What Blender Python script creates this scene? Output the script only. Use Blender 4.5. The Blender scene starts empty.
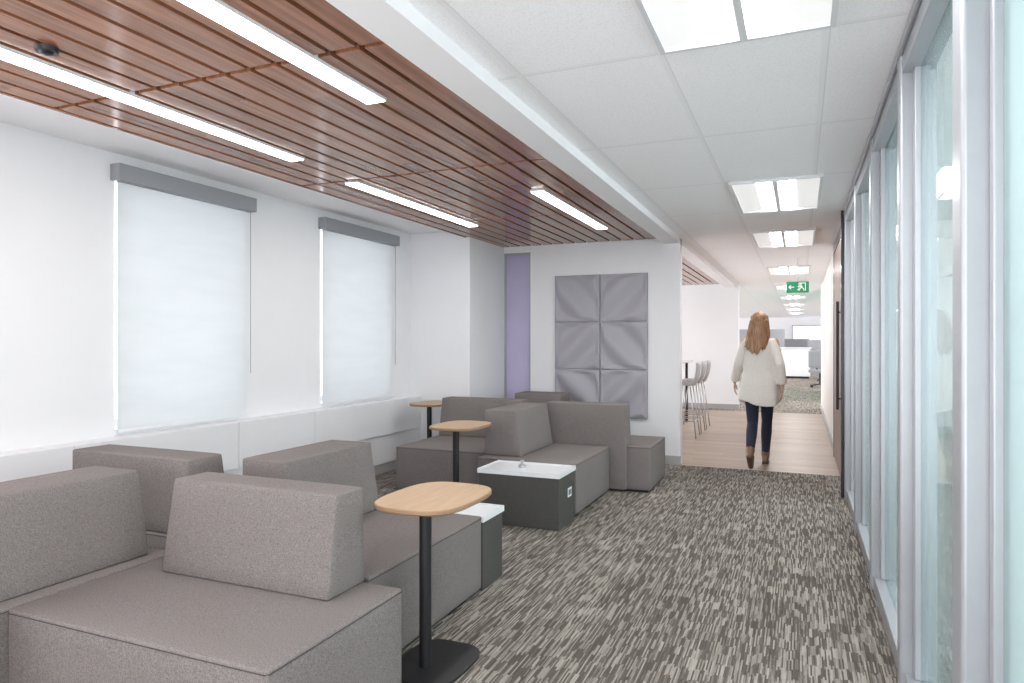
import bpy, bmesh, math, random
from mathutils import Vector, Matrix
random.seed(4)
S = bpy.context.scene
COL = S.collection
H = 1.38

# ------------------------------------------------------------ materials
def new_mat(name):
    m = bpy.data.materials.new(name); m.use_nodes = True
    nt = m.node_tree
    return m, nt, nt.nodes['Principled BSDF']

def mat(name, c, rough=0.6, metal=0.0, noise=0.0, nscale=200, bump=0.0, spec=0.5, emit=None, es=0.0):
    m, nt, b = new_mat(name)
    b.inputs['Base Color'].default_value = (*c, 1)
    b.inputs['Roughness'].default_value = rough
    b.inputs['Metallic'].default_value = metal
    b.inputs['Specular IOR Level'].default_value = spec
    if emit:
        b.inputs['Emission Color'].default_value = (*emit, 1)
        b.inputs['Emission Strength'].default_value = es
    if noise > 0 or bump > 0:
        g = nt.nodes.new('ShaderNodeNewGeometry')
        n = nt.nodes.new('ShaderNodeTexNoise'); n.inputs['Scale'].default_value = nscale
        n.inputs['Detail'].default_value = 4
        nt.links.new(g.outputs['Position'], n.inputs['Vector'])
        if noise > 0:
            r = nt.nodes.new('ShaderNodeValToRGB')
            r.color_ramp.elements[0].position = 0.3; r.color_ramp.elements[1].position = 0.7
            r.color_ramp.elements[0].color = (*[v*(1-noise) for v in c], 1)
            r.color_ramp.elements[1].color = (*[min(1, v*(1+noise)) for v in c], 1)
            nt.links.new(n.outputs['Fac'], r.inputs['Fac'])
            nt.links.new(r.outputs['Color'], b.inputs['Base Color'])
        if bump > 0:
            bp = nt.nodes.new('ShaderNodeBump'); bp.inputs['Strength'].default_value = bump
            bp.inputs['Distance'].default_value = 0.003
            nt.links.new(n.outputs['Fac'], bp.inputs['Height'])
            nt.links.new(bp.outputs['Normal'], b.inputs['Normal'])
    return m

def math_node(nt, op, a, b=None):
    n = nt.nodes.new('ShaderNodeMath'); n.operation = op
    for i, v in enumerate((a, b)):
        if v is None: continue
        if isinstance(v, (int, float)): n.inputs[i].default_value = v
        else: nt.links.new(v, n.inputs[i])
    return n.outputs[0]

def xyz(nt):
    g = nt.nodes.new('ShaderNodeNewGeometry'); s = nt.nodes.new('ShaderNodeSeparateXYZ')
    nt.links.new(g.outputs['Position'], s.inputs[0]); return s.outputs, g.outputs['Position']

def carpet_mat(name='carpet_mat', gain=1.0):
    m, nt, b = new_mat(name)
    (x, y, z), P = xyz(nt)
    tcol = math_node(nt, 'FLOOR', math_node(nt, 'MULTIPLY', x, 4.0))
    wt = nt.nodes.new('ShaderNodeTexWhiteNoise'); wt.noise_dimensions = '1D'; nt.links.new(tcol, wt.inputs['W'])
    yo = math_node(nt, 'ADD', y, math_node(nt, 'MULTIPLY', wt.outputs['Value'], 0.5))
    def wn(a, bb, seed):
        cb = nt.nodes.new('ShaderNodeCombineXYZ'); nt.links.new(a, cb.inputs[0]); nt.links.new(bb, cb.inputs[1]); cb.inputs[2].default_value = seed
        w2 = nt.nodes.new('ShaderNodeTexWhiteNoise'); w2.noise_dimensions = '3D'; nt.links.new(cb.outputs[0], w2.inputs['Vector'])
        return w2.outputs['Value']
    def layer(fr, fc, seed):
        row = math_node(nt, 'FLOOR', math_node(nt, 'MULTIPLY', x, fr))
        w1 = nt.nodes.new('ShaderNodeTexWhiteNoise'); w1.noise_dimensions = '1D'
        nt.links.new(math_node(nt, 'ADD', row, seed), w1.inputs['W'])
        off = math_node(nt, 'MULTIPLY', w1.outputs['Value'], 0.5)
        cx = math_node(nt, 'FLOOR', math_node(nt, 'ADD', math_node(nt, 'MULTIPLY', yo, fc), off))
        return wn(cx, row, seed), cx
    a, band = layer(150, 10.0, 1.0); c, _ = layer(300, 20, 7.0)
    v = math_node(nt, 'ADD', math_node(nt, 'MULTIPLY', a, 0.80), math_node(nt, 'MULTIPLY', c, 0.20))
    v = math_node(nt, 'ADD', v, math_node(nt, 'MULTIPLY', math_node(nt, 'SUBTRACT', wn(tcol, band, 3.0), 0.5), 0.14))
    tile = wn(tcol, math_node(nt, 'FLOOR', yo), 5.0)
    v = math_node(nt, 'ADD', v, math_node(nt, 'MULTIPLY', math_node(nt, 'SUBTRACT', tile, 0.5), 0.08))
    r = nt.nodes.new('ShaderNodeValToRGB'); e = r.color_ramp.elements
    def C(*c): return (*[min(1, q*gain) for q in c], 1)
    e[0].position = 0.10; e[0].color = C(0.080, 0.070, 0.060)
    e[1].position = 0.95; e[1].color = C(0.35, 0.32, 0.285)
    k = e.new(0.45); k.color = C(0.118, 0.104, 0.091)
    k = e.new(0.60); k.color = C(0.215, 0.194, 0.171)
    nt.links.new(v, r.inputs['Fac']); nt.links.new(r.outputs['Color'], b.inputs['Base Color'])
    b.inputs['Roughness'].default_value = 0.95; b.inputs['Specular IOR Level'].default_value = 0.1
    return m

def wood_mat(name, c1, c2, pitch_axis, pitch, length, grain_scale=(30, 1.5, 30), rough=0.35, off=0.0, gap=0.0, var=0.35):
    m, nt, b = new_mat(name)
    o, P = xyz(nt)
    a, l = (o[0], o[1]) if pitch_axis == 'X' else (o[1], o[0])
    ua = math_node(nt, 'DIVIDE', math_node(nt, 'SUBTRACT', a, off), pitch)
    row = math_node(nt, 'FLOOR', ua)
    w = nt.nodes.new('ShaderNodeTexWhiteNoise'); w.noise_dimensions = '1D'; nt.links.new(row, w.inputs['W'])
    ul = math_node(nt, 'ADD', math_node(nt, 'DIVIDE', l, length), math_node(nt, 'MULTIPLY', w.outputs['Value'], 5.0))
    cb = nt.nodes.new('ShaderNodeCombineXYZ'); nt.links.new(row, cb.inputs[0]); nt.links.new(math_node(nt, 'FLOOR', ul), cb.inputs[1])
    w2 = nt.nodes.new('ShaderNodeTexWhiteNoise'); w2.noise_dimensions = '3D'; nt.links.new(cb.outputs[0], w2.inputs['Vector'])
    mp = nt.nodes.new('ShaderNodeMapping'); nt.links.new(P, mp.inputs['Vector'])
    mp.inputs['Scale'].default_value = grain_scale
    n = nt.nodes.new('ShaderNodeTexNoise'); n.inputs['Scale'].default_value = 1.0; n.inputs['Detail'].default_value = 6; n.inputs['Distortion'].default_value = 0.6
    vm = nt.nodes.new('ShaderNodeVectorMath'); vm.operation = 'ADD'
    nt.links.new(mp.outputs[0], vm.inputs[0]); nt.links.new(w2.outputs['Color'], vm.inputs[1])
    nt.links.new(vm.outputs[0], n.inputs['Vector'])
    f = math_node(nt, 'ADD', math_node(nt, 'MULTIPLY', n.outputs['Fac'], 1-var), math_node(nt, 'MULTIPLY', w2.outputs['Value'], var))
    r = nt.nodes.new('ShaderNodeValToRGB'); e = r.color_ramp.elements
    e[0].position = 0.25; e[0].color = (*c1, 1); e[1].position = 0.75; e[1].color = (*c2, 1)
    nt.links.new(f, r.inputs['Fac'])
    out = r.outputs['Color']
    if gap > 0:
        fr = math_node(nt, 'FRACT', ua)
        g = math_node(nt, 'LESS_THAN', fr, gap)
        mx = nt.nodes.new('ShaderNodeMixRGB'); nt.links.new(g, mx.inputs[0]); nt.links.new(out, mx.inputs[1])
        mx.inputs[2].default_value = (*[v*0.6 for v in c1], 1); out = mx.outputs[0]
    nt.links.new(out, b.inputs['Base Color'])
    b.inputs['Roughness'].default_value = rough
    return m

def tile_mat():
    m, nt, b = new_mat('ceiling_tile_mat')
    (x, y, z), P = xyz(nt)
    fx = math_node(nt, 'FRACT', math_node(nt, 'DIVIDE', math_node(nt, 'ADD', x, 0.52+6.1+0.012), 0.61))
    fy = math_node(nt, 'FRACT', math_node(nt, 'DIVIDE', math_node(nt, 'ADD', y, -2.76+12.2+0.012), 1.22))
    g = math_node(nt, 'MAXIMUM', math_node(nt, 'LESS_THAN', fx, 0.039), math_node(nt, 'LESS_THAN', fy, 0.0197))
    g2 = math_node(nt, 'MAXIMUM', math_node(nt, 'LESS_THAN', fx, 0.046), math_node(nt, 'LESS_THAN', fy, 0.024))
    n = nt.nodes.new('ShaderNodeTexNoise'); n.inputs['Scale'].default_value = 120; n.inputs['Detail'].default_value = 3
    nt.links.new(P, n.inputs['Vector'])
    r = nt.nodes.new('ShaderNodeValToRGB'); e = r.color_ramp.elements
    e[0].position = 0.36; e[0].color = (0.88, 0.87, 0.885, 1); e[1].position = 0.5; e[1].color = (0.965, 0.955, 0.97, 1)
    nt.links.new(n.outputs['Fac'], r.inputs['Fac'])
    m1 = nt.nodes.new('ShaderNodeMixRGB'); nt.links.new(g2, m1.inputs[0]); nt.links.new(r.outputs['Color'], m1.inputs[1]); m1.inputs[2].default_value = (0.76, 0.75, 0.76, 1)
    m2 = nt.nodes.new('ShaderNodeMixRGB'); nt.links.new(g, m2.inputs[0]); nt.links.new(m1.outputs[0], m2.inputs[1]); m2.inputs[2].default_value = (0.90, 0.89, 0.90, 1)
    nt.links.new(m2.outputs[0], b.inputs['Base Color']); b.inputs['Roughness'].default_value = 0.9
    return m

def emis(name, c, s):
    m = bpy.data.materials.new(name); m.use_nodes = True; nt = m.node_tree
    for n in list(nt.nodes):
        if n.type == 'BSDF_PRINCIPLED': nt.nodes.remove(n)
    e = nt.nodes.new('ShaderNodeEmission'); e.inputs[0].default_value = (*c, 1); e.inputs[1].default_value = s
    nt.links.new(e.outputs[0], nt.nodes['Material Output'].inputs[0]); return m

def glass_mat(name, tint, refl=0.08, rough=0.02, diffuse=0.0, dcol=(0.43, 0.53, 0.535), fr=0.6):
    m = bpy.data.materials.new(name); m.use_nodes = True; nt = m.node_tree
    nt.nodes.remove(nt.nodes['Principled BSDF'])
    t = nt.nodes.new('ShaderNodeBsdfTransparent'); t.inputs[0].default_value = (*tint, 1)
    g = nt.nodes.new('ShaderNodeBsdfGlossy'); g.inputs['Roughness'].default_value = rough; g.inputs[0].default_value = (0.88, 0.91, 0.91, 1)
    lw = nt.nodes.new('ShaderNodeLayerWeight'); lw.inputs[0].default_value = 0.22
    f = math_node(nt, 'ADD', math_node(nt, 'MULTIPLY', lw.outputs['Fresnel'], fr), refl)
    mx = nt.nodes.new('ShaderNodeMixShader'); nt.links.new(f, mx.inputs[0]); nt.links.new(t.outputs[0], mx.inputs[1]); nt.links.new(g.outputs[0], mx.inputs[2])
    out = mx.outputs[0]
    if diffuse > 0:
        d = nt.nodes.new('ShaderNodeBsdfDiffuse'); d.inputs[0].default_value = (*dcol, 1)
        tl = nt.nodes.new('ShaderNodeBsdfTranslucent'); tl.inputs[0].default_value = (*dcol, 1)
        m3 = nt.nodes.new('ShaderNodeMixShader'); m3.inputs[0].default_value = 0.5
        nt.links.new(d.outputs[0], m3.inputs[1]); nt.links.new(tl.outputs[0], m3.inputs[2])
        m2 = nt.nodes.new('ShaderNodeMixShader'); m2.inputs[0].default_value = diffuse
        nt.links.new(out, m2.inputs[1]); nt.links.new(m3.outputs[0], m2.inputs[2]); out = m2.outputs[0]
    nt.links.new(out, nt.nodes['Material Output'].inputs[0]); return m

def shade_mat():
    m = bpy.data.materials.new('blind_fabric_mat'); m.use_nodes = True; nt = m.node_tree
    nt.nodes.remove(nt.nodes['Principled BSDF'])
    (x, y, z), P = xyz(nt)
    w = nt.nodes.new('ShaderNodeTexNoise'); w.inputs['Scale'].default_value = 1.0
    mp = nt.nodes.new('ShaderNodeMapping'); mp.inputs['Scale'].default_value = (1, 2, 10); nt.links.new(P, mp.inputs[0]); nt.links.new(mp.outputs[0], w.inputs['Vector'])
    r = nt.nodes.new('ShaderNodeValToRGB'); r.color_ramp.elements[0].color = (0.715, 0.735, 0.745, 1); r.color_ramp.elements[1].color = (0.74, 0.76, 0.77, 1)
    r.color_ramp.elements[0].position = .35; r.color_ramp.elements[1].position = .65
    nt.links.new(w.outputs['Fac'], r.inputs[0])
    d = nt.nodes.new('ShaderNodeBsdfDiffuse'); t = nt.nodes.new('ShaderNodeBsdfTranslucent')
    nt.links.new(r.outputs[0], d.inputs[0]); nt.links.new(r.outputs[0], t.inputs[0])
    mx = nt.nodes.new('ShaderNodeMixShader'); mx.inputs[0].default_value = 0.32
    nt.links.new(d.outputs[0], mx.inputs[1]); nt.links.new(t.outputs[0], mx.inputs[2])
    nt.links.new(mx.outputs[0], nt.nodes['Material Output'].inputs[0]); return m

M = {}
M['white'] = mat('white_paint', (0.74, 0.737, 0.757), 0.6, noise=0.01, nscale=3)
M['coolwhite'] = mat('cool_white_paint', (0.76, 0.78, 0.80), 0.6, noise=0.01, nscale=3)
M['cream'] = mat('warm_white_paint', (0.66, 0.635, 0.61), 0.6, noise=0.02, nscale=3)
M['white2'] = mat('ledge_white', (0.71, 0.71, 0.73), 0.4, noise=0.01, nscale=4)
M['soffit'] = mat('soffit_white', (0.89, 0.88, 0.895), 0.7, noise=0.01, nscale=3)
M['carpet'] = carpet_mat()
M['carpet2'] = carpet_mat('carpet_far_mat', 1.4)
M['tile'] = tile_mat()
M['slat'] = wood_mat('walnut_slats', (0.145, 0.050, 0.024), (0.42, 0.180, 0.092), 'X', 0.14, 1.83, (45, 1.8, 20), 0.17, off=-3.42, var=0.2)
M['plank'] = wood_mat('oak_planks', (0.27, 0.205, 0.155), (0.38, 0.30, 0.235), 'Y', 0.16, 1.2, (2, 30, 10), 0.4, gap=0.03)
M['oak'] = wood_mat('oak_tabletop', (0.34, 0.22, 0.13), (0.46, 0.32, 0.20), 'X', 5.0, 9.0, (55, 4, 20), 0.5, off=-10)
M['oak_edge'] = mat('oak_edge', (0.28, 0.175, 0.10), 0.4, noise=0.1)
M['dark'] = mat('black_void', (0.006, 0.005, 0.004), 0.9, noise=0.1)
M['fabric'] = mat('taupe_fabric', (0.175, 0.157, 0.151), 0.95, noise=0.34, nscale=240, bump=0.3, spec=0.15)
M['seam'] = mat('fabric_seam', (0.07, 0.062, 0.06), 0.95, noise=0.1, spec=0.1)
M['olive'] = mat('charcoal_laminate', (0.060, 0.059, 0.055), 0.6, noise=0.08, nscale=60, spec=0.3)
M['tray'] = mat('white_tray', (0.70, 0.715, 0.735), 0.3, noise=0.01)
M['black'] = mat('black_metal', (0.016, 0.016, 0.018), 0.45, 0.3, noise=0.1)
M['alu'] = mat('satin_aluminium', (0.36, 0.375, 0.40), 0.34, 0.35, noise=0.02, nscale=20)
M['grey'] = mat('grey_cassette', (0.28, 0.29, 0.31), 0.45, 0.1, noise=0.02)
M['steel'] = mat('chrome_steel', (0.45, 0.45, 0.47), 0.3, 0.8, noise=0.02)
M['base'] = mat('grey_baseboard', (0.36, 0.35, 0.35), 0.6, noise=0.03)
M['felt'] = mat('grey_felt', (0.38, 0.37, 0.405), 0.95, noise=0.05, nscale=150, bump=0.1, spec=0.1)
M['lav'] = mat('lavender_glass', (0.46, 0.42, 0.60), 0.15, noise=0.10, nscale=1.5)
M['brown'] = wood_mat('brown_door_wood', (0.08, 0.045, 0.033), (0.17, 0.105, 0.08), 'X', 4, 9, (30, 30, 1.5), 0.4, off=-7)
M['lens'] = emis('lamp_lens_glow', (1, 0.98, 0.975), 17.0)
M['refl'] = mat('troffer_reflector_glow', (0.75, 0.75, 0.75), 0.5, emit=(1, 0.99, 0.985), es=0.26)  # reflector emits a little itself, standing in for light from the lenses
M['strip'] = emis('linear_lens_glow', (1, 0.985, 0.97), 14.0)
M['glass'] = glass_mat('partition_glass', (0.85, 0.92, 0.92), 0.05, 0.01, 0.09)
M['frost'] = glass_mat('frosted_partition_glass', (0.84, 0.90, 0.90), 0.05, 0.06, 0.50)
M['winglass'] = glass_mat('window_glass', (0.97, 0.98, 1.0), 0.03)
M['shade'] = shade_mat()
M['green'] = mat('exit_green', (0.0, 0.25, 0.115), 0.4, noise=0.03, emit=(0.0, 0.45, 0.2), es=0.15)
M['signwhite'] = mat('sign_white', (0.85, 0.9, 0.87), 0.4, noise=0.01, emit=(1, 1, 1), es=0.15)
M['skin'] = mat('skin', (0.48, 0.29, 0.21), 0.5, noise=0.05, nscale=30)
M['knit'] = mat('cream_knit', (0.66, 0.63, 0.585), 0.95, noise=0.06, nscale=90, bump=0.4)
M['denim'] = mat('navy_denim', (0.015, 0.020, 0.042), 0.85, noise=0.3, nscale=120)
M['boot'] = mat('brown_leather', (0.17, 0.10, 0.065), 0.5, noise=0.15, nscale=40)
M['sole'] = mat('boot_sole', (0.05, 0.035, 0.028), 0.7, noise=0.1)
M['eye'] = mat('eye_dark', (0.08, 0.05, 0.04), 0.2, noise=0.1)
M['partgrey'] = mat('grey_partition_fabric', (0.28, 0.29, 0.31), 0.9, noise=0.1)
M['screen'] = mat('dark_screen', (0.03, 0.03, 0.035), 0.2, noise=0.1)
M['shell'] = mat('grey_shell', (0.46, 0.46, 0.48), 0.4, noise=0.05)
mh, nth, bh = new_mat('golden_brown_hair')
_, PH = xyz(nth)
mph = nth.nodes.new('ShaderNodeMapping'); mph.inputs['Scale'].default_value = (110, 60, 5); nth.links.new(PH, mph.inputs[0])
nh = nth.nodes.new('ShaderNodeTexNoise'); nh.inputs['Scale'].default_value = 1.0; nh.inputs['Detail'].default_value = 3; nth.links.new(mph.outputs[0], nh.inputs['Vector'])
rh = nth.nodes.new('ShaderNodeValToRGB'); rh.color_ramp.elements[0].position = .3; rh.color_ramp.elements[1].position = .7
rh.color_ramp.elements[0].color = (0.14, 0.065, 0.03, 1); rh.color_ramp.elements[1].color = (0.40, 0.225, 0.115, 1)
nth.links.new(nh.outputs['Fac'], rh.inputs[0]); nth.links.new(rh.outputs[0], bh.inputs['Base Color']); bh.inputs['Roughness'].default_value = 0.5
M['hair'] = mh

# ------------------------------------------------------------ helpers
def link(o): COL.objects.link(o); return o

def finish(name, bm, m, parent=None, loc=(0, 0, 0), smooth=False, bevel=0.0, seg=3, center=False):
    me = bpy.data.meshes.new(name)
    bmesh.ops.recalc_face_normals(bm, faces=bm.faces[:])
    loc = Vector(loc)
    if center and len(bm.verts):
        lo = Vector([min(v.co[i] for v in bm.verts) for i in range(3)]); hi = Vector([max(v.co[i] for v in bm.verts) for i in range(3)])
        c = Vector(((lo.x+hi.x)/2, (lo.y+hi.y)/2, lo.z))
        for v in bm.verts: v.co -= c
        loc = loc + c
    bm.to_mesh(me); bm.free()
    o = bpy.data.objects.new(name, me); o.location = loc
    ms = m if isinstance(m, (list, tuple)) else [m]
    for q in ms: me.materials.append(q)
    link(o)
    if parent: o.parent = parent
    if bevel > 0:
        b = o.modifiers.new('bevel', 'BEVEL'); b.width = bevel; b.segments = seg; b.limit_method = 'ANGLE'; b.angle_limit = math.radians(40)
        for p in me.polygons: p.use_smooth = True
        w = o.modifiers.new('wn', 'WEIGHTED_NORMAL'); w.keep_sharp = False
    elif smooth:
        for p in me.polygons: p.use_smooth = True
    return o

def bbox(bm, x0, x1, y0, y1, z0, z1, mi=0):
    vs = [bm.verts.new((x, y, z)) for z in (z0, z1) for y in (y0, y1) for x in (x0, x1)]
    fs = []
    for f in ((0, 2, 3, 1), (4, 5, 7, 6), (0, 1, 5, 4), (1, 3, 7, 5), (3, 2, 6, 7), (2, 0, 4, 6)):
        fa = bm.faces.new([vs[i] for i in f]); fa.material_index = mi; fs.append(fa)
    return vs

def box(name, x0, x1, y0, y1, z0, z1, m, parent=None, bevel=0.0, seg=3, center=None):
    bm = bmesh.new(); bbox(bm, x0, x1, y0, y1, z0, z1)
    if center is None: center = parent is None
    return finish(name, bm, m, parent, bevel=bevel, seg=seg, center=center)

def cyl(bm, p0, p1, r0, r1=None, n=24):
    r1 = r0 if r1 is None else r1
    p0 = Vector(p0); p1 = Vector(p1); d = p1-p0
    q = d.to_track_quat('Z', 'Y').to_matrix().to_4x4()
    bmesh.ops.create_cone(bm, cap_ends=True, cap_tris=False, segments=n, radius1=r0, radius2=r1, depth=d.length, matrix=Matrix.Translation((p0+p1)/2) @ q)

def ball(bm, c, r, rot=None, u=20, v=14):
    r = (r, r, r) if isinstance(r, (int, float)) else r
    mt = Matrix.Translation(c)
    if rot is not None: mt = mt @ rot
    bmesh.ops.create_uvsphere(bm, u_segments=u, v_segments=v, radius=1.0, matrix=mt @ Matrix.Diagonal((*r, 1)))

def caps(bm, p0, p1, r0, r1, n=16):
    cyl(bm, p0, p1, r0, r1, n); ball(bm, p0, r0, u=n, v=10); ball(bm, p1, r1, u=n, v=10)

def empty(name, loc, label, cat, group=None):
    o = bpy.data.objects.new(name, None); o.empty_display_size = 0.1; o.location = loc; link(o)
    o['label'] = label; o['category'] = cat
    if group: o['group'] = group
    return o

def tag(o, label, cat, group=None):
    o['label'] = label; o['category'] = cat
    if group: o['group'] = group
    return o

def struct(o, label, cat):
    o['kind'] = 'structure'; o['label'] = label; o['category'] = cat; return o

def dup(root, loc, rotz=None):
    def cp(o, par):
        c = o.copy(); COL.objects.link(c)
        if par: c.parent = par
        for ch in o.children: cp(ch, c)
        return c
    n = cp(root, None); n.location = loc
    if rotz is not None: n.rotation_euler = (0, 0, rotz)
    return n

# ------------------------------------------------------------ shell
YB = -1.5
f = struct(box('floor', -4.45, 4.2, YB, 7.76, -0.1, 0.0, M['carpet']), 'grey and taupe streaked linear carpet', 'floor')
f = struct(box('floor.001', -4.45, 4.2, 7.76, 14.2, -0.1, 0.0, M['plank']), 'light brown wood plank floor', 'floor')
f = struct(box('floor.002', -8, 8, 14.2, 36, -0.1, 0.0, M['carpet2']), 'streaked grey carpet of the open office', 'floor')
struct(box('ceiling', -1.235, 4.2, YB, 36, 2.54, 2.64, M['tile']), 'white acoustic tile ceiling with grid', 'ceiling')
struct(box('ceiling.001', -4.45, -1.235, YB, 14.8, 2.62, 2.72, M['soffit']), 'smooth white ceiling above the lounge', 'ceiling')
struct(box('ceiling.002', -8, -1.235, 14.8, 36, 2.54, 2.64, M['tile']), 'white acoustic tile ceiling of the open office', 'ceiling')
struct(box('ceiling.003', 4.2, 8, 12, 36, 2.54, 2.64, M['tile']), 'white acoustic tile ceiling of the open office', 'ceiling')
struct(box('trim_1', -1.41, -1.235, YB, 14.6, 2.48, 2.62, M['soffit']), 'white drywall bulkhead beside the slatted ceiling', 'bulkhead')
struct(box('wall_light_block', -4.45, -1.9, YB-0.1, YB, 0, 2.62, M['white']), 'white unseen wall added to cut light behind the lounge', 'wall')  # added out of view to keep world light off the left wall

# window wall
WX = -4.15
WIN = [(3.12, 4.27), (5.21, 6.42)]
LIGHT_OPEN = [(-1.0, 1.5), (8.4, 14.2)]  # unseen openings added to let world light into lounge and kitchenette
bm = bmesh.new()
allw = sorted(WIN+LIGHT_OPEN)
ys = [YB] + [v for w in allw for v in w] + [14.8]
for i in range(0, len(ys), 2): bbox(bm, WX-0.3, WX, ys[i], ys[i+1], 0, 2.72)
for a, b in allw:
    bbox(bm, WX-0.3, WX, a, b, 0, 0.80); bbox(bm, WX-0.3, WX, a, b, 2.53, 2.72)
struct(finish('wall_left', bm, M['white'], center=True), 'white painted wall with windows and added unseen light openings', 'wall')
# ledge
bm = bmesh.new(); y = YB
segs = [YB, 0.2, 1.5, 2.75, 4.05, 4.95, 6.81]
for a, b in zip(segs[:-1], segs[1:]):
    bbox(bm, WX, -4.0, a+0.003, b-0.003, 0.40, 0.755); bbox(bm, WX, -4.02, a, b, 0.1, 0.397)
bbox(bm, WX, -4.02, YB, 6.81, 0.39, 0.75)
struct(finish('trim_2', bm, M['white2'], center=True, bevel=0.003, seg=2), 'white panelled window ledge enclosure', 'ledge')
struct(box('baseboard_left', WX, -4.03, YB, 6.81, 0, 0.1, M['base']), 'grey baseboard under the window ledge', 'baseboard')
# column
struct(box('wall_column', WX, -3.38, 6.81, 7.95, 0, 2.62, M['white'], bevel=0.004), 'white boxed column at the corner', 'wall')
# panel wall
bm = bmesh.new(); bbox(bm, -3.03, -1.235, 7.76, 7.91, 0, 2.62); bbox(bm, -3.38, -3.03, 7.76, 7.91, 2.47, 2.62)
struct(finish('wall_back', bm, M['white'], center=True, bevel=0.003, seg=2), 'white wall carrying the acoustic panels', 'wall')
struct(box('baseboard_back', -3.03, -1.225, 7.745, 7.76, 0, 0.1, M['base'], bevel=0.002), 'grey baseboard', 'baseboard')
w3 = struct(empty('window_3', (-3.2, 7.8, 0), 'narrow full height lavender glass sidelight', 'window'), 'narrow full height lavender glass sidelight', 'window')
box('glass', -0.165, 0.155, -0.005, 0.005, 0.03, 2.45, M['lav'], w3)
bm = bmesh.new()
bbox(bm, -0.18, -0.16, -0.03, 0.03, 0, 2.47); bbox(bm, 0.15, 0.17, -0.03, 0.03, 0, 2.47); bbox(bm, -0.16, 0.15, -0.03, 0.03, 0, 0.03); bbox(bm, -0.16, 0.15, -0.03, 0.03, 2.44, 2.47)
finish('frame', bm, M['alu'], w3)
# kitchenette cross wall
struct(box('wall_kitchen', -4.15, -1.15, 14.6, 14.8, 0, 2.62, M['coolwhite']), 'white wall behind the bar stools', 'wall')
struct(box('baseboard_kitchen', -4.1, -1.14, 14.585, 14.6, 0, 0.1, M['base']), 'grey baseboard', 'baseboard')
# right of corridor
struct(box('wall_right', 0.40, 0.52, 9.1, 15.5, 0, 2.54, M['cream']), 'warm white corridor wall', 'wall')
struct(box('baseboard_right', 0.385, 0.40, 9.1, 15.5, 0, 0.1, M['base']), 'grey baseboard', 'baseboard')
struct(box('wall_far', -8, 8, 35, 35.2, 0, 2.54, M['white']), 'white far office wall', 'wall')
# unseen side of the meeting room: sill and piers, opened to let light in
bm = bmesh.new(); bbox(bm, 4.0, 4.15, YB, 12, 0, 0.5)
for yy in (YB, 1.5, 4.8, 8.1, 11.6): bbox(bm, 4.0, 4.15, yy, yy+0.4, 0.5, 2.54)
struct(finish('wall_room', bm, M['white'], center=True), 'white unseen meeting room wall opened up to admit light', 'wall')
struct(box('wall_room_end', 0.52, 4.15, 12, 12.15, 0, 2.54, M['white']), 'white meeting room end wall', 'wall')
struct(box('baseboard_room', 0.52, 4.0, 11.985, 12, 0, 0.1, M['base']), 'dark grey baseboard', 'baseboard')

# glass partition
gp = empty('wall_partition', (0.43, 0, 0), '', ''); struct(gp, 'full height glazed partition with satin aluminium frames', 'glass wall')
posts = [-0.45, 0.75, 1.95, 3.10, 4.30, 5.50, 6.68]
for i, py in enumerate(posts):
    bm = bmesh.new()
    hw_ = 0.055 if i == 2 else 0.036
    bbox(bm, -0.080 if i == 2 else -0.07, 0.06, py-hw_, py+hw_, 0.0, 2.54)
    finish('post', bm, M['alu'], gp, bevel=0.012, seg=4)
    for s in (-1, 1):
        a = py+s*(hw_+0.006); b = py+s*0.095
        box('stile', -0.026, 0.026, min(a, b), max(a, b), 0.085, 2.44, M['alu'], gp, bevel=0.005, seg=2)
for i in range(len(posts)-1):
    g = box('glass_pane', -0.006, 0.006, posts[i]+0.095, posts[i+1]-0.095, 0.085, 2.43, M['frost'] if i in (0, 1) else M['glass'], gp)
box('bottom_rail', -0.055, 0.05, -1.5, 6.70, 0.0, 0.085, M['alu'], gp, bevel=0.006, seg=2)
bm = bmesh.new(); bbox(bm, -0.06, 0.05, -1.5, 6.70, 2.43, 2.54); bbox(bm, -0.075, -0.06, -1.5, 6.70, 2.50, 2.54)
finish('top_rail', bm, M['alu'], gp, bevel=0.004, seg=2)

# brown door
d1 = empty('door_1', (0.42, 7.9, 0), '', ''); struct(d1, 'tall brown wood sliding door with slim metal pull', 'door')
box('leaf', -0.045, 0.04, -1.12, 1.12, 0.01, 2.42, M['brown'], d1, bevel=0.003, seg=2)
bm = bmesh.new(); bbox(bm, -0.085, 0.08, -1.20, -1.125, 0, 2.54); bbox(bm, -0.05, 0.08, 1.125, 1.2, 0, 2.54); bbox(bm, -0.05, 0.08, -1.125, 1.125, 2.43, 2.54)
finish('frame', bm, M['screen'], d1, bevel=0.003, seg=2)
bm = bmesh.new(); cyl(bm, (-0.10, -0.9, 0.75), (-0.10, -0.9, 1.75), 0.012)
for z in (0.85, 1.65): cyl(bm, (-0.10, -0.9, z), (-0.044, -0.9, z), 0.007)
finish('handle', bm, M['black'], d1, smooth=False)

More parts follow.
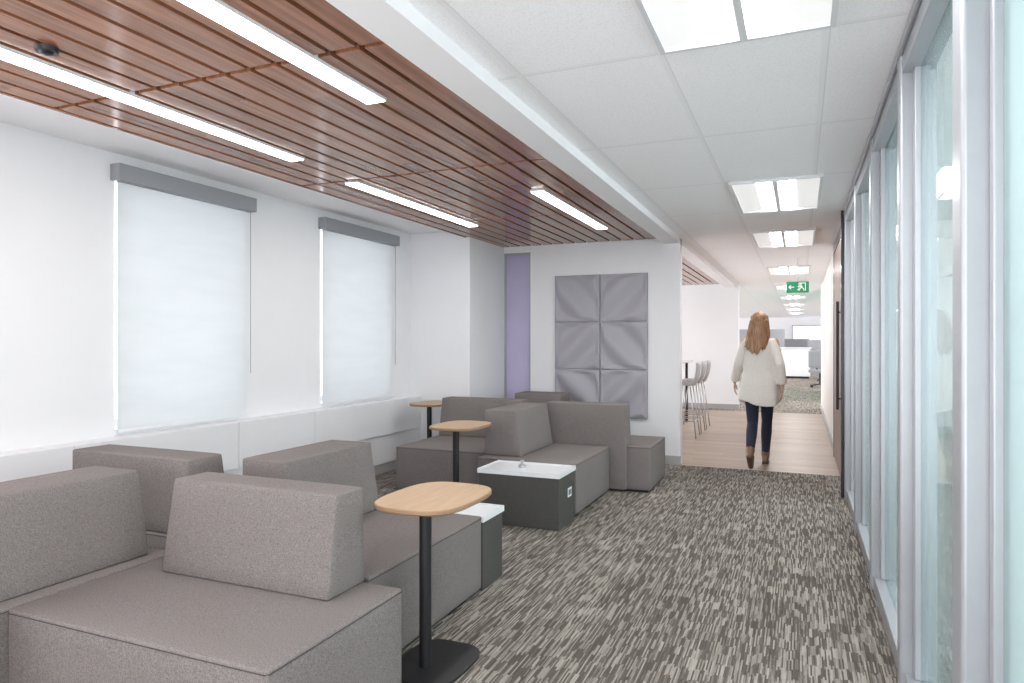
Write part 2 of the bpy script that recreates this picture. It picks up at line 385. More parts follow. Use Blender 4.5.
# windows + blinds
for i, (a, b) in enumerate(WIN):
    w = empty('window_%d' % (i+1), (WX-0.2, (a+b)/2, 0.80), '', ''); struct(w, 'tall window behind a roller blind', 'window')
    hw = (b-a)/2
    bm = bmesh.new()
    bbox(bm, -0.03, 0.03, -hw, -hw+0.05, 0, 1.73); bbox(bm, -0.03, 0.03, hw-0.05, hw, 0, 1.73)
    bbox(bm, -0.03, 0.03, -hw+0.05, hw-0.05, 0, 0.05); bbox(bm, -0.03, 0.03, -hw+0.05, hw-0.05, 1.68, 1.73)
    finish('frame', bm, M['white2'], w)
    box('glass', -0.004, 0.004, -hw+0.05, hw-0.05, 0.05, 1.68, M['winglass'], w)
    rb = empty('roller_blind', (WX+0.045, (a+b)/2, 0.775), 'white translucent roller blind with grey cassette', 'blind', 'roller blinds on the window wall')
    bm = bmesh.new(); bbox(bm, -0.043, 0.045, -hw-0.035, hw+0.035, 1.655, 1.765)
    finish('cassette', bm, M['grey'], rb, bevel=0.006, seg=2)
    box('fabric', -0.030, -0.027, -hw+0.008, hw-0.008, 0.02, 1.66, M['shade'], rb)
    box('hem_bar', -0.036, -0.021, -hw+0.008, hw-0.008, 0.0, 0.025, M['tray'], rb, bevel=0.003, seg=2)
    bm = bmesh.new(); cyl(bm, (0.0, hw+0.01, 0.35), (0.0, hw+0.01, 1.66), 0.003, n=8)
    finish('chain', bm, M['grey'], rb)

# ------------------------------------------------------------ slat ceilings
def slat_ceiling(y0, y1, label, joints):
    root = empty('slatted_wood_ceiling', (-3.42, y0, 2.54), label, 'wood ceiling')
    bm = bmesh.new()
    n = 14
    js = [y0] + [j for j in joints if y0 < j < y1] + [y1]
    for i in range(n):
        xa = i*0.14+0.013; xb = (i+1)*0.14-0.013
        if -3.42+xb > -1.43: xb = 2.0
        for a, b in zip(js[:-1], js[1:]):
            bbox(bm, xa, xb, a-y0+0.014, b-y0-0.014, 0, 0.022)
    finish('slats', bm, M['slat'], root)
    box('backing', 0.0, 2.0, 0, y1-y0, 0.055, 0.075, M['dark'], root)
    box('edge_board', -0.02, -0.002, 0, y1-y0, -0.003, 0.075, M['slat'], root)
    return root
slat_ceiling(YB, 7.74, 'walnut slatted ceiling over the lounge seating', [0.42, 2.25, 4.08, 5.91])
slat_ceiling(8.05, 14.4, 'walnut slatted ceiling over the bar table', [9.9, 11.7, 13.5])

def linear(x, y0, y1, lab):
    r = empty('linear_light', (x, (y0+y1)/2, 2.525), lab, 'light', 'linear lights in the slatted ceiling')
    L = (y1-y0)/2
    bm = bmesh.new(); w = 0.055
    bbox(bm, -w, -w+0.006, -L, L, 0, 0.05); bbox(bm, w-0.006, w, -L, L, 0, 0.05); bbox(bm, -w, w, -L-0.006, -L, 0, 0.05); bbox(bm, -w, w, L, L+0.006, 0, 0.05)
    finish('housing', bm, M['tray'], r)
    box('diffuser', -w+0.006, w-0.006, -L, L, -0.003, 0.01, M['strip'], r)
linear(-1.87, 0.9, 2.76, 'slim recessed linear ceiling light'); linear(-1.85, 4.88, 6.75, 'slim recessed linear ceiling light')
linear(-2.93, 1.2, 3.45, 'slim recessed linear ceiling light'); linear(-2.99, 4.1, 6.1, 'slim recessed linear ceiling light')

# smoke detector
bm = bmesh.new(); cyl(bm, (0, 0, 0.0), (0, 0, 0.018), 0.038, 0.043, 28); ball(bm, (0, 0, 0.003), (0.028, 0.028, 0.014))
tag(finish('smoke_detector', bm, M['black'], None, (-2.74, 1.77, 2.521), smooth=False), 'small dark dome detector on the slatted ceiling', 'detector')

# ------------------------------------------------------------ troffers
def troffer(x, y):
    r = empty('ceiling_light', (x, y, 2.515), 'recessed rectangular ceiling light with twin bright lenses', 'light', 'corridor ceiling lights')
    bm = bmesh.new(); a, b = 0.315, 0.61
    for (x0, x1, y0, y1) in ((-a, a, -b, -b+0.02), (-a, a, b-0.02, b), (-a, -a+0.02, -b+0.02, b-0.02), (a-0.02, a, -b+0.02, b-0.02)):
        bbox(bm, x0, x1, y0, y1, 0.006, 0.026)
    bbox(bm, -0.014, 0.014, -b+0.02, b-0.02, 0.002, 0.022)
    finish('frame', bm, M['tray'], r)
    bm = bmesh.new(); vs = []
    prof = [(-0.295, 0.010), (-0.24, 0.0175), (-0.14, 0.0235), (0.14, 0.0235), (0.24, 0.0175), (0.295, 0.010)]
    for px, pz in prof: vs.append((bm.verts.new((px, -b+0.02, pz)), bm.verts.new((px, b-0.02, pz))))
    for (p, q) in zip(vs[:-1], vs[1:]): bm.faces.new((p[0], p[1], q[1], q[0]))
    finish('reflector', bm, M['refl'], r, smooth=True)
    for s in (-1, 1):
        x0, x1 = (0.026, 0.135) if s > 0 else (-0.135, -0.026)
        bm = bmesh.new(); bm.faces.new([bm.verts.new(p) for p in ((x0, -b+0.04, 0.0215), (x0, b-0.04, 0.0215), (x1, b-0.04, 0.0215), (x1, -b+0.04, 0.0215))])
        finish('lens', bm, M['lens'], r)
    return r
TX = -0.195
t0 = troffer(TX, 2.13)
for yy in (5.81, 8.25, 11.91, 15.57, 19.2, 22.9, 26.5, 30.2): dup(t0, (TX+0.03, yy, 2.515))
dup(t0, (TX, -0.9, 2.515))
for (xx, yy) in ((1.3, 5.8), (1.3, 9.4), (2.9, 5.8), (2.9, 9.4), (1.3, 2.2), (2.9, 2.2)):
    t = dup(t0, (xx, yy, 2.515)); t['group'] = 'meeting room ceiling lights'
for (xx, yy) in ((-4.5, 17), (-4.5, 22), (-4.5, 28), (3.0, 15), (3.0, 20), (3.0, 26), (-2.6, 24), (1.6, 22.9), (1.6, 30), (-2.6, 18), (-2.6, 29), (1.6, 17)):
    t = dup(t0, (xx, yy, 2.515)); t['group'] = 'open office ceiling lights'

# ------------------------------------------------------------ seating
SEAT = 0.42; BACK = 0.80
def soft_box(name, x0, x1, y0, y1, z0, z1, m, parent, bev=0.009, lean=None, lean_amt=0.06, puff=0.002):
    bm = bmesh.new(); n = 8
    bmesh.ops.create_cube(bm, size=2.0)
    bmesh.ops.subdivide_edges(bm, edges=bm.edges[:], cuts=n-1, use_grid_fill=True)
    cx, cy, cz = (x0+x1)/2, (y0+y1)/2, (z0+z1)/2; hx, hy, hz = (x1-x0)/2, (y1-y0)/2, (z1-z0)/2
    R = bev
    for v in bm.verts:
        u = v.co.copy()
        h = Vector((hx, hy, hz))
        q = Vector([0.0]*3)
        for i in range(3):
            t = abs(u[i]); s = 1 if u[i] >= 0 else -1
            lim = 1 - 2/n
            if t <= lim+1e-6: q[i] = s*t/lim*(h[i]-R)
            else: q[i] = s*h[i]
        on = [abs(abs(u[i])-1) < 1e-6 for i in range(3)]
        core = Vector([max(-(h[i]-R), min(h[i]-R, q[i])) for i in range(3)])
        dlt = q-core
        if dlt.length > 1e-9: q = core + dlt.normalized()*R
        for i in range(3):
            j, k = (i+1) % 3, (i+2) % 3
            if on[i]:
                w = max(0, 1-(q[j]/h[j])**4)*max(0, 1-(q[k]/h[k])**4)
                q[i] += (1 if u[i] > 0 else -1)*puff*w
        if u.z < -0.99: q.z = max(q.z, -hz)
        v.co = q
    for v in bm.verts:
        t = (v.co.z+hz)/(2*hz)
        if lean:
            ax = 0 if lean[1] == 'X' else 1; sg = 1 if lean[0] == '+' else -1
            hh = hx if ax == 0 else hy
            w = (v.co[ax]*sg+hh)/(2*hh)
            v.co[ax] -= sg*lean_amt*t*w
            o = 1-ax
            v.co[o] *= 1-0.018*t
        v.co += Vector((cx, cy, cz))
    return finish(name, bm, m, parent, smooth=True)

def ring_seam(bm, pts, r=0.0022):
    for a, b in zip(pts, pts[1:]+pts[:1]): cyl(bm, a, b, r, n=6)

def sofa(label, X0, X1, Y0, Y1, bx0, bx1, by0, by1, lean, name='modular_sofa', group='modular lounge seating', flush=False):
    r = empty(name, (X0, Y0, 0), label, 'sofa', group)
    w, d = X1-X0, Y1-Y0
    sy = 0.055 if flush else 0.003
    box('plinth', 0.03, w-0.03, sy+0.03, d-0.03, 0, 0.03, M['black'], r)
    soft_box('seat', 0.003, w-0.003, sy, d-0.003, 0.022, SEAT, M['fabric'], r)
    bm = bmesh.new(); z = SEAT-0.013; i = 0.001; s0 = sy-0.002
    ring_seam(bm, [(i, s0+0.012, z), (i, d-0.012, z), (0.012, d-i, z), (w-0.012, d-i, z), (w-i, d-0.012, z), (w-i, s0+0.012, z), (w-0.012, s0, z), (0.012, s0, z)], 0.0018)
    finish('piping', bm, M['seam'], r)
    z0 = 0.022 if flush else SEAT+0.002
    soft_box('backrest', bx0-X0, bx1-X0, by0-Y0, by1-Y0, z0, BACK, M['fabric'], r, lean=lean)
    return r
LB = 'taupe upholstered sofa block with backrest'
sofa('wide taupe upholstered bench with a low wedge backrest', -2.62, -1.425, 1.55, 2.29, -2.45, -1.60, 2.05, 2.285, '-Y')
sofa('taupe upholstered corner block with tall backrest', -3.05, -2.63, 1.35, 2.29, -3.045, -2.70, 1.36, 2.20, '+X')
sofa(LB+' turned away beside the ledge', -3.62, -2.75, 2.46, 3.35, -3.615, -2.755, 2.465, 2.74, '+Y')
sofa(LB+' behind the oak side table', -2.56, -1.61, 2.33, 3.40, -2.555, -2.22, 2.60, 3.32, '+X')
sofa(LB+' beside the storage box', -2.47, -1.61, 5.12, 6.13, -2.465, -2.13, 5.25, 6.05, '+X')
sofa('taupe sofa block with its tall back turned to the bench', -2.26, -1.25, 6.145, 6.95, -2.25, -1.465, 6.15, 6.40, '+Y', flush=True)
sofa(LB+' near the corner column', -3.42, -2.50, 5.36, 6.42, -3.41, -2.52, 6.15, 6.41, '-Y')
sofa(LB+' close to the panelled wall', -2.98, -2.40, 6.66, 7.45, -2.97, -2.41, 7.05, 7.44, '-Y')

def storage(label, X0, X1, Y0, Y1, outlet=False):
    r = empty('storage_side_table', (X0, Y0, 0), label, 'side table', 'storage side tables')
    w, d = X1-X0, Y1-Y0
    box('body', 0.008, w-0.008, 0.008, d-0.008, 0.0, 0.378, M['olive'], r, bevel=0.006)
    bm = bmesh.new(); bbox(bm, 0, w, 0, d, 0.380, 0.405)
    t = 0.012; zr = 0.413
    bbox(bm, 0, t, 0, d, 0.405, zr); bbox(bm, w-t, w, 0, d, 0.405, zr); bbox(bm, t, w-t, 0, t, 0.405, zr); bbox(bm, t, w-t, d-t, d, 0.405, zr)
    finish('tray_top', bm, M['tray'], r)
    if outlet:
        bm = bmesh.new(); bbox(bm, w-0.008, w-0.004, d*0.55, d*0.55+0.09, 0.20, 0.27)
        finish('outlet_plate', bm, M['tray'], r, bevel=0.002, seg=2)
        for yy in (0.014, 0.052):
            bm = bmesh.new(); bbox(bm, w-0.004, w-0.003, d*0.55+yy, d*0.55+yy+0.024, 0.215, 0.255)
            finish('socket', bm, M['black'], r)
    return r
storage('charcoal storage box with flat white top between sofas', -2.26, -1.61, 3.41, 3.70)
storage('charcoal storage box with flat white top and outlet', -2.27, -1.61, 4.70, 5.10, True)
bm = bmesh.new(); cyl(bm, (0, 0, 0), (0, 0, 0.02), 0.03); cyl(bm, (0, 0, 0.02), (0, 0, 0.045), 0.012); ball(bm, (0, 0, 0.05), (0.018, 0.018, 0.008))
tag(finish('tray_knob', bm, M['steel'], None, (-1.98, 4.9, 0.4055)), 'small silver knob on the white tray top', 'knob')

def superell(bm, a, b, z0, z1, n=3.6, seg=56, ins=0.006):
    rings = []
    for (z, s) in ((z0, ins*1.2), (z0+ins, 0), (z1-ins*0.5, 0), (z1, ins*0.7)):
        ring = []
        for i in range(seg):
            t = 2*math.pi*i/seg; c, s_ = math.cos(t), math.sin(t)
            ring.append(bm.verts.new(((a-s)*math.copysign(abs(c)**(2/n), c), (b-s)*math.copysign(abs(s_)**(2/n), s_), z)))
        rings.append(ring)
    for k in range(3):
        for i in range(seg): 
            f = bm.faces.new((rings[k][i], rings[k][(i+1) % seg], rings[k+1][(i+1) % seg], rings[k+1][i])); f.material_index = 1
    f = bm.faces.new(rings[0][::-1]); f.material_index = 1
    bm.faces.new(rings[3])
def side_table(loc, label):
    r = empty('side_table', loc, label, 'side table', 'oak topped pedestal side tables')
    bm = bmesh.new(); superell(bm, 0.20, 0.275, 0.700, 0.722, n=3.2); finish('tabletop', bm, [M['oak'], M['oak_edge']], r)
    bm = bmesh.new(); cyl(bm, (-0.02, -0.05, 0.010), (-0.02, -0.05, 0.69), 0.026, n=32); cyl(bm, (-0.02, -0.05, 0.69), (-0.02, -0.05, 0.70), 0.09, n=32)
    finish('pole', bm, M['black'], r, smooth=False)
    bm = bmesh.new(); superell(bm, 0.155, 0.205, 0.0, 0.012, ins=0.003); finish('foot_plate', bm, [M['black'], M['black']], r)
    return r
st = side_table((-1.44, 2.57, 0), 'oak topped side table on a black pedestal')
dup(st, (-2.48, 4.84, 0)); dup(st, (-3.64, 6.45, 0))

# ------------------------------------------------------------ acoustic panels
def felt(ix, iz):
    N = 60; S_ = 0.549
    x0 = -2.70+ix*0.556; z0 = 0.50+iz*0.556
    bm = bmesh.new(); g = []
    for j in range(N+1):
        row = []
        for i in range(N+1):
            u, v = i/N, j/N
            d = (u+v) if (ix+iz) % 2 == 0 else (u+1-v)
            e = min(u, 1-u, v, 1-v)
            fade = min(1.0, e*9); fade = fade*fade*(3-2*fade)
            # straight constant-depth border, diagonal waves inside it
            hgt = 0.040+0.034*math.sin(2*math.pi*d*1.1+0.9*(iz+ix)+0.4)*fade
            if e < 0.5/N: hgt = 0.032
            row.append(bm.verts.new((u*S_, -hgt, v*S_)))
        g.append(row)
    for j in range(N):
        for i in range(N): bm.faces.new((g[j][i], g[j][i+1], g[j+1][i+1], g[j+1][i]))
    bd = [g[0][i] for i in range(N+1)] + [g[j][N] for j in range(1, N+1)] + [g[N][i] for i in range(N-1, -1, -1)] + [g[j][0] for j in range(N-1, 0, -1)]
    bk = [bm.verts.new((v.co.x, 0, v.co.z)) for v in bd]
    L = len(bd)
    for i in range(L): bm.faces.new((bd[i], bd[(i+1) % L], bk[(i+1) % L], bk[i]))
    bm.faces.new(bk)
    o = finish('acoustic_panel', bm, M['felt'], None, (x0, 7.758, z0), smooth=True)
    tag(o, 'grey sculpted felt acoustic wall panel', 'wall panel', 'acoustic panels on the white wall')
for ix in range(2):
    for iz in range(3): felt(ix, iz)

# ------------------------------------------------------------ exit sign
es = empty('exit_sign', (-0.03, 10.3, 2.06), 'green hanging exit sign with white running figure', 'sign')
box('sign_face', -0.16, 0.16, -0.02, 0.02, 0, 0.17, M['green'], es, bevel=0.004, seg=2)
bm = bmesh.new()
bbox(bm, -0.006, 0.006, -0.006, 0.006, 0.185, 0.53); bbox(bm, -0.14, 0.14, -0.018, 0.018, 0.17, 0.185)
finish('bracket', bm, M['tray'], es)
def flat(x0, z0, x1, z1, w):
    a = Vector((x0, 0, z0)); b = Vector((x1, 0, z1)); d = (b-a).normalized(); n = Vector((-d.z, 0, d.x))*w/2
    vs = [bm.verts.new((p.x, -0.0225, p.z)) for p in (a+n, b+n, b-n, a-n)]; bm.faces.new(vs)
bm = bmesh.new()
flat(0.02, 0.025, 0.02, 0.145, 0.012); flat(0.014, 0.145, 0.116, 0.145, 0.012); flat(0.11, 0.025, 0.11, 0.145, 0.012)
finish('door_symbol', bm, M['signwhite'], es)
bm = bmesh.new()
flat(0.055, 0.075, 0.04, 0.11, 0.022); flat(0.055, 0.078, 0.085, 0.06, 0.012); flat(0.085, 0.06, 0.09, 0.03, 0.011)
flat(0.05, 0.078, 0.03, 0.05, 0.012); flat(0.03, 0.05, -0.005, 0.045, 0.011); flat(0.04, 0.105, 0.075, 0.095, 0.01); flat(0.04, 0.105, 0.0, 0.09, 0.01)
vs = [bm.verts.new((0.047+0.012*math.cos(t*math.pi/6), -0.0225, 0.127+0.012*math.sin(t*math.pi/6))) for t in range(12)]; bm.faces.new(vs)
finish('running_figure', bm, M['signwhite'], es)
bm = bmesh.new()
flat(-0.12, 0.085, -0.05, 0.085, 0.014); flat(-0.125, 0.085, -0.095, 0.115, 0.012); flat(-0.125, 0.085, -0.095, 0.055, 0.012)
finish('arrow', bm, M['signwhite'], es)
es.scale = (0.9, 0.9, 0.9)

# ------------------------------------------------------------ bar table + stools
bt = empty('bar_table', (-2.12, 10.9, 0), 'tall white topped bar table with black legs', 'table')
box('tabletop', -0.45, 0.42, -1.15, 1.15, 1.03, 1.06, M['tray'], bt, bevel=0.006)
for sx in (-0.38, 0.33):
    for sy in (-1.05, 1.05):
        box('leg', sx-0.02, sx+0.02, sy-0.02, sy+0.02, 0, 1.03, M['black'], bt)
def stool(loc, rot):
    r = empty('bar_stool', loc, 'bar stool with curved grey shell and thin metal legs', 'stool', 'bar stools at the tall table')
    bm = bmesh.new(); n = 12; g = []
    for j in range(n+1):
        row = []; t = j/n
        for i in range(9):
            s = (i/8-0.5)*2
            if t < 0.5: y = -0.2+t*2*0.36; z = 0.74+0.02*s*s
            else: q = (t-0.5)*2; y = 0.16+0.09*math.sin(q*math.pi/2); z = 0.74+0.02*s*s+0.32*q**1.3
            w = 0.2*(1-0.15*t*t); y2 = y-0.06*s*s*max(0, t-0.4)
            row.append(bm.verts.new((w*s, y2, z)))
        g.append(row)
    for j in range(n):
        for i in range(8): bm.faces.new((g[j][i], g[j][i+1], g[j+1][i+1], g[j+1][i]))
    o = finish('seat_shell', bm, M['shell'], r, smooth=True); s = o.modifiers.new('s', 'SOLIDIFY'); s.thickness = 0.012
    for sx in (-1, 1):
        for sy in (-1, 1):
            bm = bmesh.new(); cyl(bm, (sx*0.13, sy*0.12, 0.73), (sx*0.21, sy*0.21, 0), 0.0085, n=10); finish('leg', bm, M['steel'], r, smooth=True)
    bm = bmesh.new(); c = [(-.185, -.182), (.185, -.182), (.185, .182), (-.185, .182)]
    ring_seam(bm, [(x, y, 0.24) for x, y in c], 0.007); finish('footrest', bm, M['steel'], r)
    r.rotation_euler = (0, 0, rot); return r
s0 = stool((-1.57, 10.15, 0), -math.pi/2)
for yy in (10.75, 11.35): dup(s0, (-1.57, yy, 0), -math.pi/2)

# ------------------------------------------------------------ far office
rc = empty('reception_counter', (-0.15, 27.6, 0), 'white reception counter with dark plinth', 'counter')
box('body', -0.5, 0.5, 0.0, 0.5, 0.08, 1.12, M['tray'], rc, bevel=0.01); box('worktop', -0.55, 0.55, -0.05, 0.55, 1.12, 1.16, M['tray'], rc, bevel=0.005); box('plinth', -0.46, 0.46, 0.04, 0.46, 0, 0.08, M['black'], rc)
def chair(loc, rot):
    r = empty('office_chair', loc, 'dark grey swivel office chair', 'chair', 'office chairs in the open office')
    soft_box('seat', -0.24, 0.24, -0.24, 0.24, 0.44, 0.53, M['partgrey'], r, bev=0.03)
    soft_box('backrest', -0.22, 0.22, 0.2, 0.27, 0.6, 1.1, M['partgrey'], r, bev=0.03)
    bm = bmesh.new(); cyl(bm, (0, 0, 0.08), (0, 0, 0.44), 0.025); cyl(bm, (0, 0.1, 0.47), (0, 0.25, 0.7), 0.018)
    for k in range(5):
        a = k*2*math.pi/5; cyl(bm, (0, 0, 0.1), (0.28*math.cos(a), 0.28*math.sin(a), 0.06), 0.018, 0.012, 10); ball(bm, (0.28*math.cos(a), 0.28*math.sin(a), 0.03), 0.03, u=10, v=8)
    finish('base', bm, M['black'], r); r.rotation_euler = (0, 0, rot); return r
c0 = chair((0.55, 22.5, 0), 2.6); dup(c0, (0.8, 26.0, 0), 1.2); dup(c0, (-1.3, 28.5, 0), 0.4)
def cubicle(x, y, w, h):
    r = empty('desk_partition', (x, y, 0), 'grey fabric cubicle partition panel', 'partition', 'cubicle partitions')
    box('panel', -w/2, w/2, -0.03, 0.03, 0.03, h, M['partgrey'], r, bevel=0.01); box('foot', -w/2, w/2, -0.05, 0.05, 0, 0.03, M['alu'], r)
for (x, y, w, h) in ((-1.6, 31, 2.0, 1.9), (0.9, 31.5, 1.2, 1.45), (-0.4, 33, 1.6, 1.5)): cubicle(x, y, w, h)
def desk(x, y):
    r = empty('office_desk', (x, y, 0), 'white office desk on pale metal legs', 'desk', 'office desks')
    box('worktop', -0.7, 0.7, -0.35, 0.35, 0.72, 0.75, M['tray'], r)
    for sx in (-0.66, 0.64): box('leg', sx, sx+0.03, -0.33, 0.33, 0, 0.72, M['alu'], r)
    return r
desk(1.4, 24.0); desk(1.5, 28.2)
mo = empty('monitor', (1.1, 24.1, 0.75), 'black desktop monitor on a white desk', 'monitor')
box('screen', -0.28, 0.28, -0.015, 0.015, 0.12, 0.46, M['screen'], mo); box('stand', -0.09, 0.09, -0.07, 0.07, 0, 0.012, M['black'], mo); box('neck', -0.02, 0.02, -0.01, 0.02, 0.012, 0.2, M['black'], mo)
w5 = empty('window_4', (0.6, 34.98, 0.9), '', ''); struct(w5, 'bright far office window', 'window')
box('glass', -0.9, 0.9, -0.01, 0.0, 0, 1.2, emis('daylight_glass', (0.85, 0.93, 1), 1.6), w5)
bm = bmesh.new(); bbox(bm, -0.95, -0.9, -0.03, 0.01, -0.05, 1.25); bbox(bm, 0.9, 0.95, -0.03, 0.01, -0.05, 1.25); bbox(bm, -0.02, 0.02, -0.03, -0.01, 0, 1.2); bbox(bm, -0.9, 0.9, -0.03, 0.01, -0.05, 0); bbox(bm, -0.9, 0.9, -0.03, 0.01, 1.2, 1.25)
finish('frame', bm, M['alu'], w5)
gg = struct(empty('wall_green_glass', (0.62, 18.5, 0), '', ''), 'green tinted glass office front', 'glass wall')
box('glass_pane', -0.006, 0.006, -1.3, 2.5, 0.08, 2.46, glass_mat('green_glass', (0.7, 0.88, 0.82), 0.06, 0.02, 0.3, (0.38, 0.58, 0.52)), gg)
bm = bmesh.new()
for yy in (-1.35, 0.6, 2.5): bbox(bm, -0.03, 0.03, yy, yy+0.05, 0, 2.54)
bbox(bm, -0.03, 0.03, -1.3, 2.5, 0, 0.08); bbox(bm, -0.03, 0.03, -1.3, 2.5, 2.46, 2.54)
finish('frame', bm, M['alu'], gg)

# ------------------------------------------------------------ person
def vox(o, size, it=3):
    r = o.modifiers.new('r', 'REMESH'); r.mode = 'VOXEL'; r.voxel_size = size; r.use_smooth_shade = True
    s = o.modifiers.new('s', 'SMOOTH'); s.factor = 0.5; s.iterations = it
pe = empty('person', (-0.41, 7.95, 0), 'person walking away in cream cardigan, dark jeans and brown ankle boots', 'person')
bm = bmesh.new()
V = Vector
hipL, hipR = V((-0.080, 0, 0.90)), V((0.080, 0, 0.90))
kneL, kneR = V((-0.070, 0.01, 0.49)), V((0.070, 0.19, 0.51))
ankL, ankR = V((-0.080, -0.28, 0.20)), V((0.050, 0.28, 0.10))
shL, shR = V((-0.155, 0.0, 1.38)), V((0.155, 0.0, 1.38))
elL, elR = V((-0.222, 0.02, 1.13)), V((0.212, -0.09, 1.13))
wrL, wrR = V((-0.272, 0.16, 0.925)), V((0.235, -0.06, 0.90))
for hp, kn, an in ((hipL, kneL, ankL), (hipR, kneR, ankR)):
    caps(bm, hp, kn, 0.078, 0.050); mid = kn.lerp(an, 0.35)+V((0, -0.012, 0)); caps(bm, kn, mid, 0.048, 0.051); caps(bm, mid, an, 0.051, 0.033)
caps(bm, ankL, V((-0.080, -0.175, 0.045)), 0.033, 0.028); caps(bm, ankR, V((0.050, 0.42, 0.045)), 0.033, 0.028)
ball(bm, (0, -0.01, 0.93), (0.155, 0.105, 0.12)); ball(bm, (0, 0.0, 1.08), (0.12, 0.082, 0.14)); ball(bm, (0, 0.005, 1.26), (0.14, 0.092, 0.17)); ball(bm, (0, 0, 1.37), (0.158, 0.062, 0.055))
caps(bm, (0, 0.0, 1.40), (0, 0.015, 1.52), 0.052, 0.046)
for sh, el, wr in ((shL, elL, wrL), (shR, elR, wrR)):
    caps(bm, sh, el, 0.043, 0.035); caps(bm, el, wr, 0.035, 0.023)
for wr, s in ((wrL, -1), (wrR, 1)):
    d = V((0, 0.12, -1)).normalized()
    palm = wr + d*0.05
    ball(bm, palm, (0.014, 0.038, 0.05))
    for k in range(4):
        yo = (k-1.5)*0.019; L = (0.062, 0.07, 0.066, 0.052)[3-k]
        a = palm + V((0, yo, -0.038)); b = a + V((-s*0.006, 0.004, -L*0.5)); c = b + V((-s*0.016, 0.004, -L*0.42))
        caps(bm, a, b, 0.0085, 0.008, 8); caps(bm, b, c, 0.008, 0.0068, 8)
    a = palm + V((-s*0.004, 0.03, 0.015)); b = a + V((-s*0.012, 0.028, -0.03)); c = b + V((-s*0.006, 0.006, -0.028))
    caps(bm, a, b, 0.011, 0.0095, 8); caps(bm, b, c, 0.0095, 0.008, 8)
ball(bm, (0, 0.015, 1.605), (0.074, 0.090, 0.095)); ball(bm, (0, 0.045, 1.545), (0.052, 0.055, 0.055)); ball(bm, (0, 0.070, 1.507), (0.022, 0.020, 0.018))
caps(bm, (0, 0.103, 1.60), (0, 0.119, 1.568), 0.008, 0.012, 8); ball(bm, (0, 0.098, 1.617), (0.05, 0.012, 0.010))
ball(bm, (0, 0.098, 1.536), (0.022, 0.010, 0.006)); ball(bm, (0, 0.096, 1.526), (0.020, 0.010, 0.006))
for s in (-1, 1): ball(bm, (s*0.076, 0.01, 1.585), (0.008, 0.018, 0.030)); ball(bm, (s*0.03, 0.088, 1.597), (0.014, 0.012, 0.010))
body = finish('body', bm, M['skin'], pe, smooth=True); vox(body, 0.0065, 2)
for s in (-1, 1):
    bm = bmesh.new(); ball(bm, (s*0.030, 0.0985, 1.599), 0.0085); finish('eye', bm, M['eye'], pe, smooth=True)
bm = bmesh.new()
ball(bm, (0, -0.012, 0.93), (0.165, 0.118, 0.13))
for hp, kn, an in ((hipL, kneL, ankL), (hipR, kneR, ankR)):
    e = kn.lerp(an, 0.92)
    caps(bm, hp+V((0, -0.01, 0)), kn, 0.090, 0.059); mid = kn.lerp(an, 0.35)+V((0, -0.012, 0)); caps(bm, kn, mid, 0.057, 0.059); cyl(bm, mid, e, 0.059, 0.044, 16)
j = finish('jeans', bm, M['denim'], pe, smooth=True); vox(j, 0.01)
def boot(an, toe, lift):
    bm = bmesh.new(); up = (kneL-ankL).normalized() if lift else (kneR-ankR).normalized()
    caps(bm, an+up*0.03, an, 0.049, 0.045)
    heel = an + V((0, -0.02, -0.055)) if not lift else an + V((0, -0.045, -0.03))
    caps(bm, an, heel, 0.044, 0.036); caps(bm, heel, toe, 0.036, 0.030); caps(bm, an.lerp(toe, .3), toe, 0.044, 0.030)
    tip = toe+V((0, 0.03, 0)); caps(bm, toe, tip, 0.030, 0.026)
    o = finish('boot', bm, M['boot'], pe, smooth=True); vox(o, 0.007)
boot(ankR, V((0.053, 0.415, 0.038)), False)
boot(ankL, V((-0.080, -0.160, 0.034)), True)
bm = bmesh.new(); bbox(bm, 0.017, 0.085, 0.215, 0.285, 0.0, 0.03); bbox(bm, 0.019, 0.089, 0.285, 0.45, 0.0, 0.012)
finish('boot_sole', bm, M['sole'], pe, bevel=0.004, seg=2)
bm = bmesh.new()
prof = [(0.71, 0.222, 0.155, -0.02), (0.80, 0.218, 0.150, -0.02), (0.92, 0.200, 0.140, -0.018), (1.05, 0.174, 0.118, -0.01), (1.18, 0.162, 0.110, -0.004), (1.30, 0.160, 0.104, 0), (1.37, 0.147, 0.084, 0), (1.415, 0.103, 0.066, 0), (1.455, 0.064, 0.058, 0.004)]
SG = 48; rings = []
for k, (z, a, b, y) in enumerate(prof):
    ring = []
    for i in range(SG):
        t = 2*math.pi*i/SG; fold = 1+0.06*math.sin(7*t+1.0)*max(0, (1.1-z)/0.4)
        zz = z + (0.035*math.sin(2*t+0.8) if k == 0 else 0)
        ring.append(bm.verts.new((a*fold*math.cos(t), y+b*fold*math.sin(t), zz)))
    rings.append(ring)
for p, q in zip(rings[:-1], rings[1:]):
    for i in range(SG): bm.faces.new((p[i], p[(i+1) % SG], q[(i+1) % SG], q[i]))
bm.faces.new(rings[0][::-1]); bm.faces.new(rings[-1])
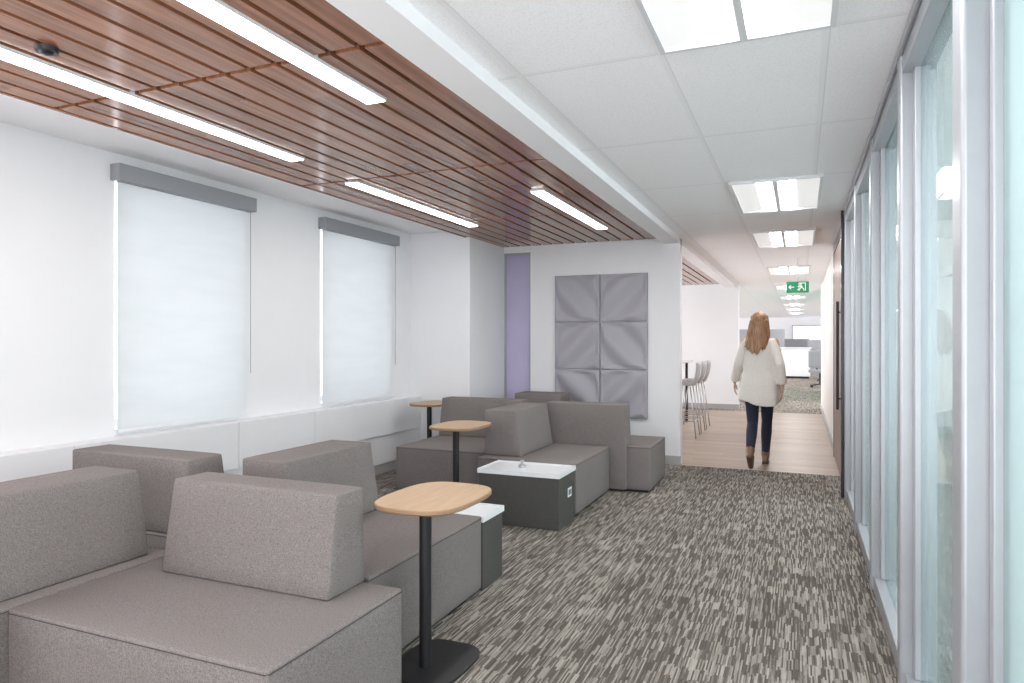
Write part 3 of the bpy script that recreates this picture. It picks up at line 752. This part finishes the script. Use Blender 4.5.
for sh, el, wr, s in ((shL, elL, wrL, -1), (shR, elR, wrR, 1)):
    e = el.lerp(wr, 0.90)
    caps(bm, sh+V((-s*0.012, 0, -0.012)), el, 0.053, 0.050); caps(bm, el, el.lerp(wr, 0.5), 0.050, 0.050); cyl(bm, el.lerp(wr, 0.5), e, 0.050, 0.050, 16)
cg = finish('cardigan', bm, M['knit'], pe, smooth=True); vox(cg, 0.009, 3)
bm = bmesh.new()
ball(bm, (0, -0.008, 1.618), (0.086, 0.098, 0.090)); ball(bm, (0, -0.045, 1.55), (0.088, 0.066, 0.10)); ball(bm, (-0.008, -0.080, 1.43), (0.100, 0.042, 0.15))
random.seed(3)
for k in range(34):
    t = -1+2*k/33
    x = 0.084*t; y = -0.085*math.sqrt(max(0, 1-0.75*t*t))
    p = V((x, y, 1.60)); q = V((x*1.28-0.008, y-0.02, 1.45)); r_ = V((x*1.25-0.035+random.uniform(-.012, .012), y-0.045, 1.25+0.07*abs(t)+random.uniform(-.025, .025)))
    caps(bm, p, q, 0.018, 0.016, 8); caps(bm, q, r_, 0.016, 0.007, 8)
for s in (-1, 1):
    caps(bm, (s*0.072, 0.03, 1.65), (s*0.088, 0.035, 1.54), 0.020, 0.018, 10); caps(bm, (s*0.088, 0.035, 1.54), (s*0.102, 0.02, 1.38), 0.018, 0.008, 10)
hr = finish('hair', bm, M['hair'], pe, smooth=True); vox(hr, 0.0065, 3)

# ------------------------------------------------------------ world, camera
w = bpy.data.worlds.new('World'); S.world = w; w.use_nodes = True
w.node_tree.nodes['Background'].inputs[0].default_value = (0.985, 0.98, 1.0, 1)
w.node_tree.nodes['Background'].inputs[1].default_value = 3.9

cam = bpy.data.cameras.new('camera'); co = bpy.data.objects.new('camera', cam); link(co)
co.location = (0, 0, H); th = math.atan(288/683)
co.rotation_euler = (math.pi/2, 0, th)
cam.sensor_width = 36; cam.lens = 683/1024*36; cam.clip_start = 0.05; cam.clip_end = 200
S.camera = co
S.view_settings.view_transform = 'Standard'
S.view_settings.look = 'None'
S.view_settings.exposure = 0.75
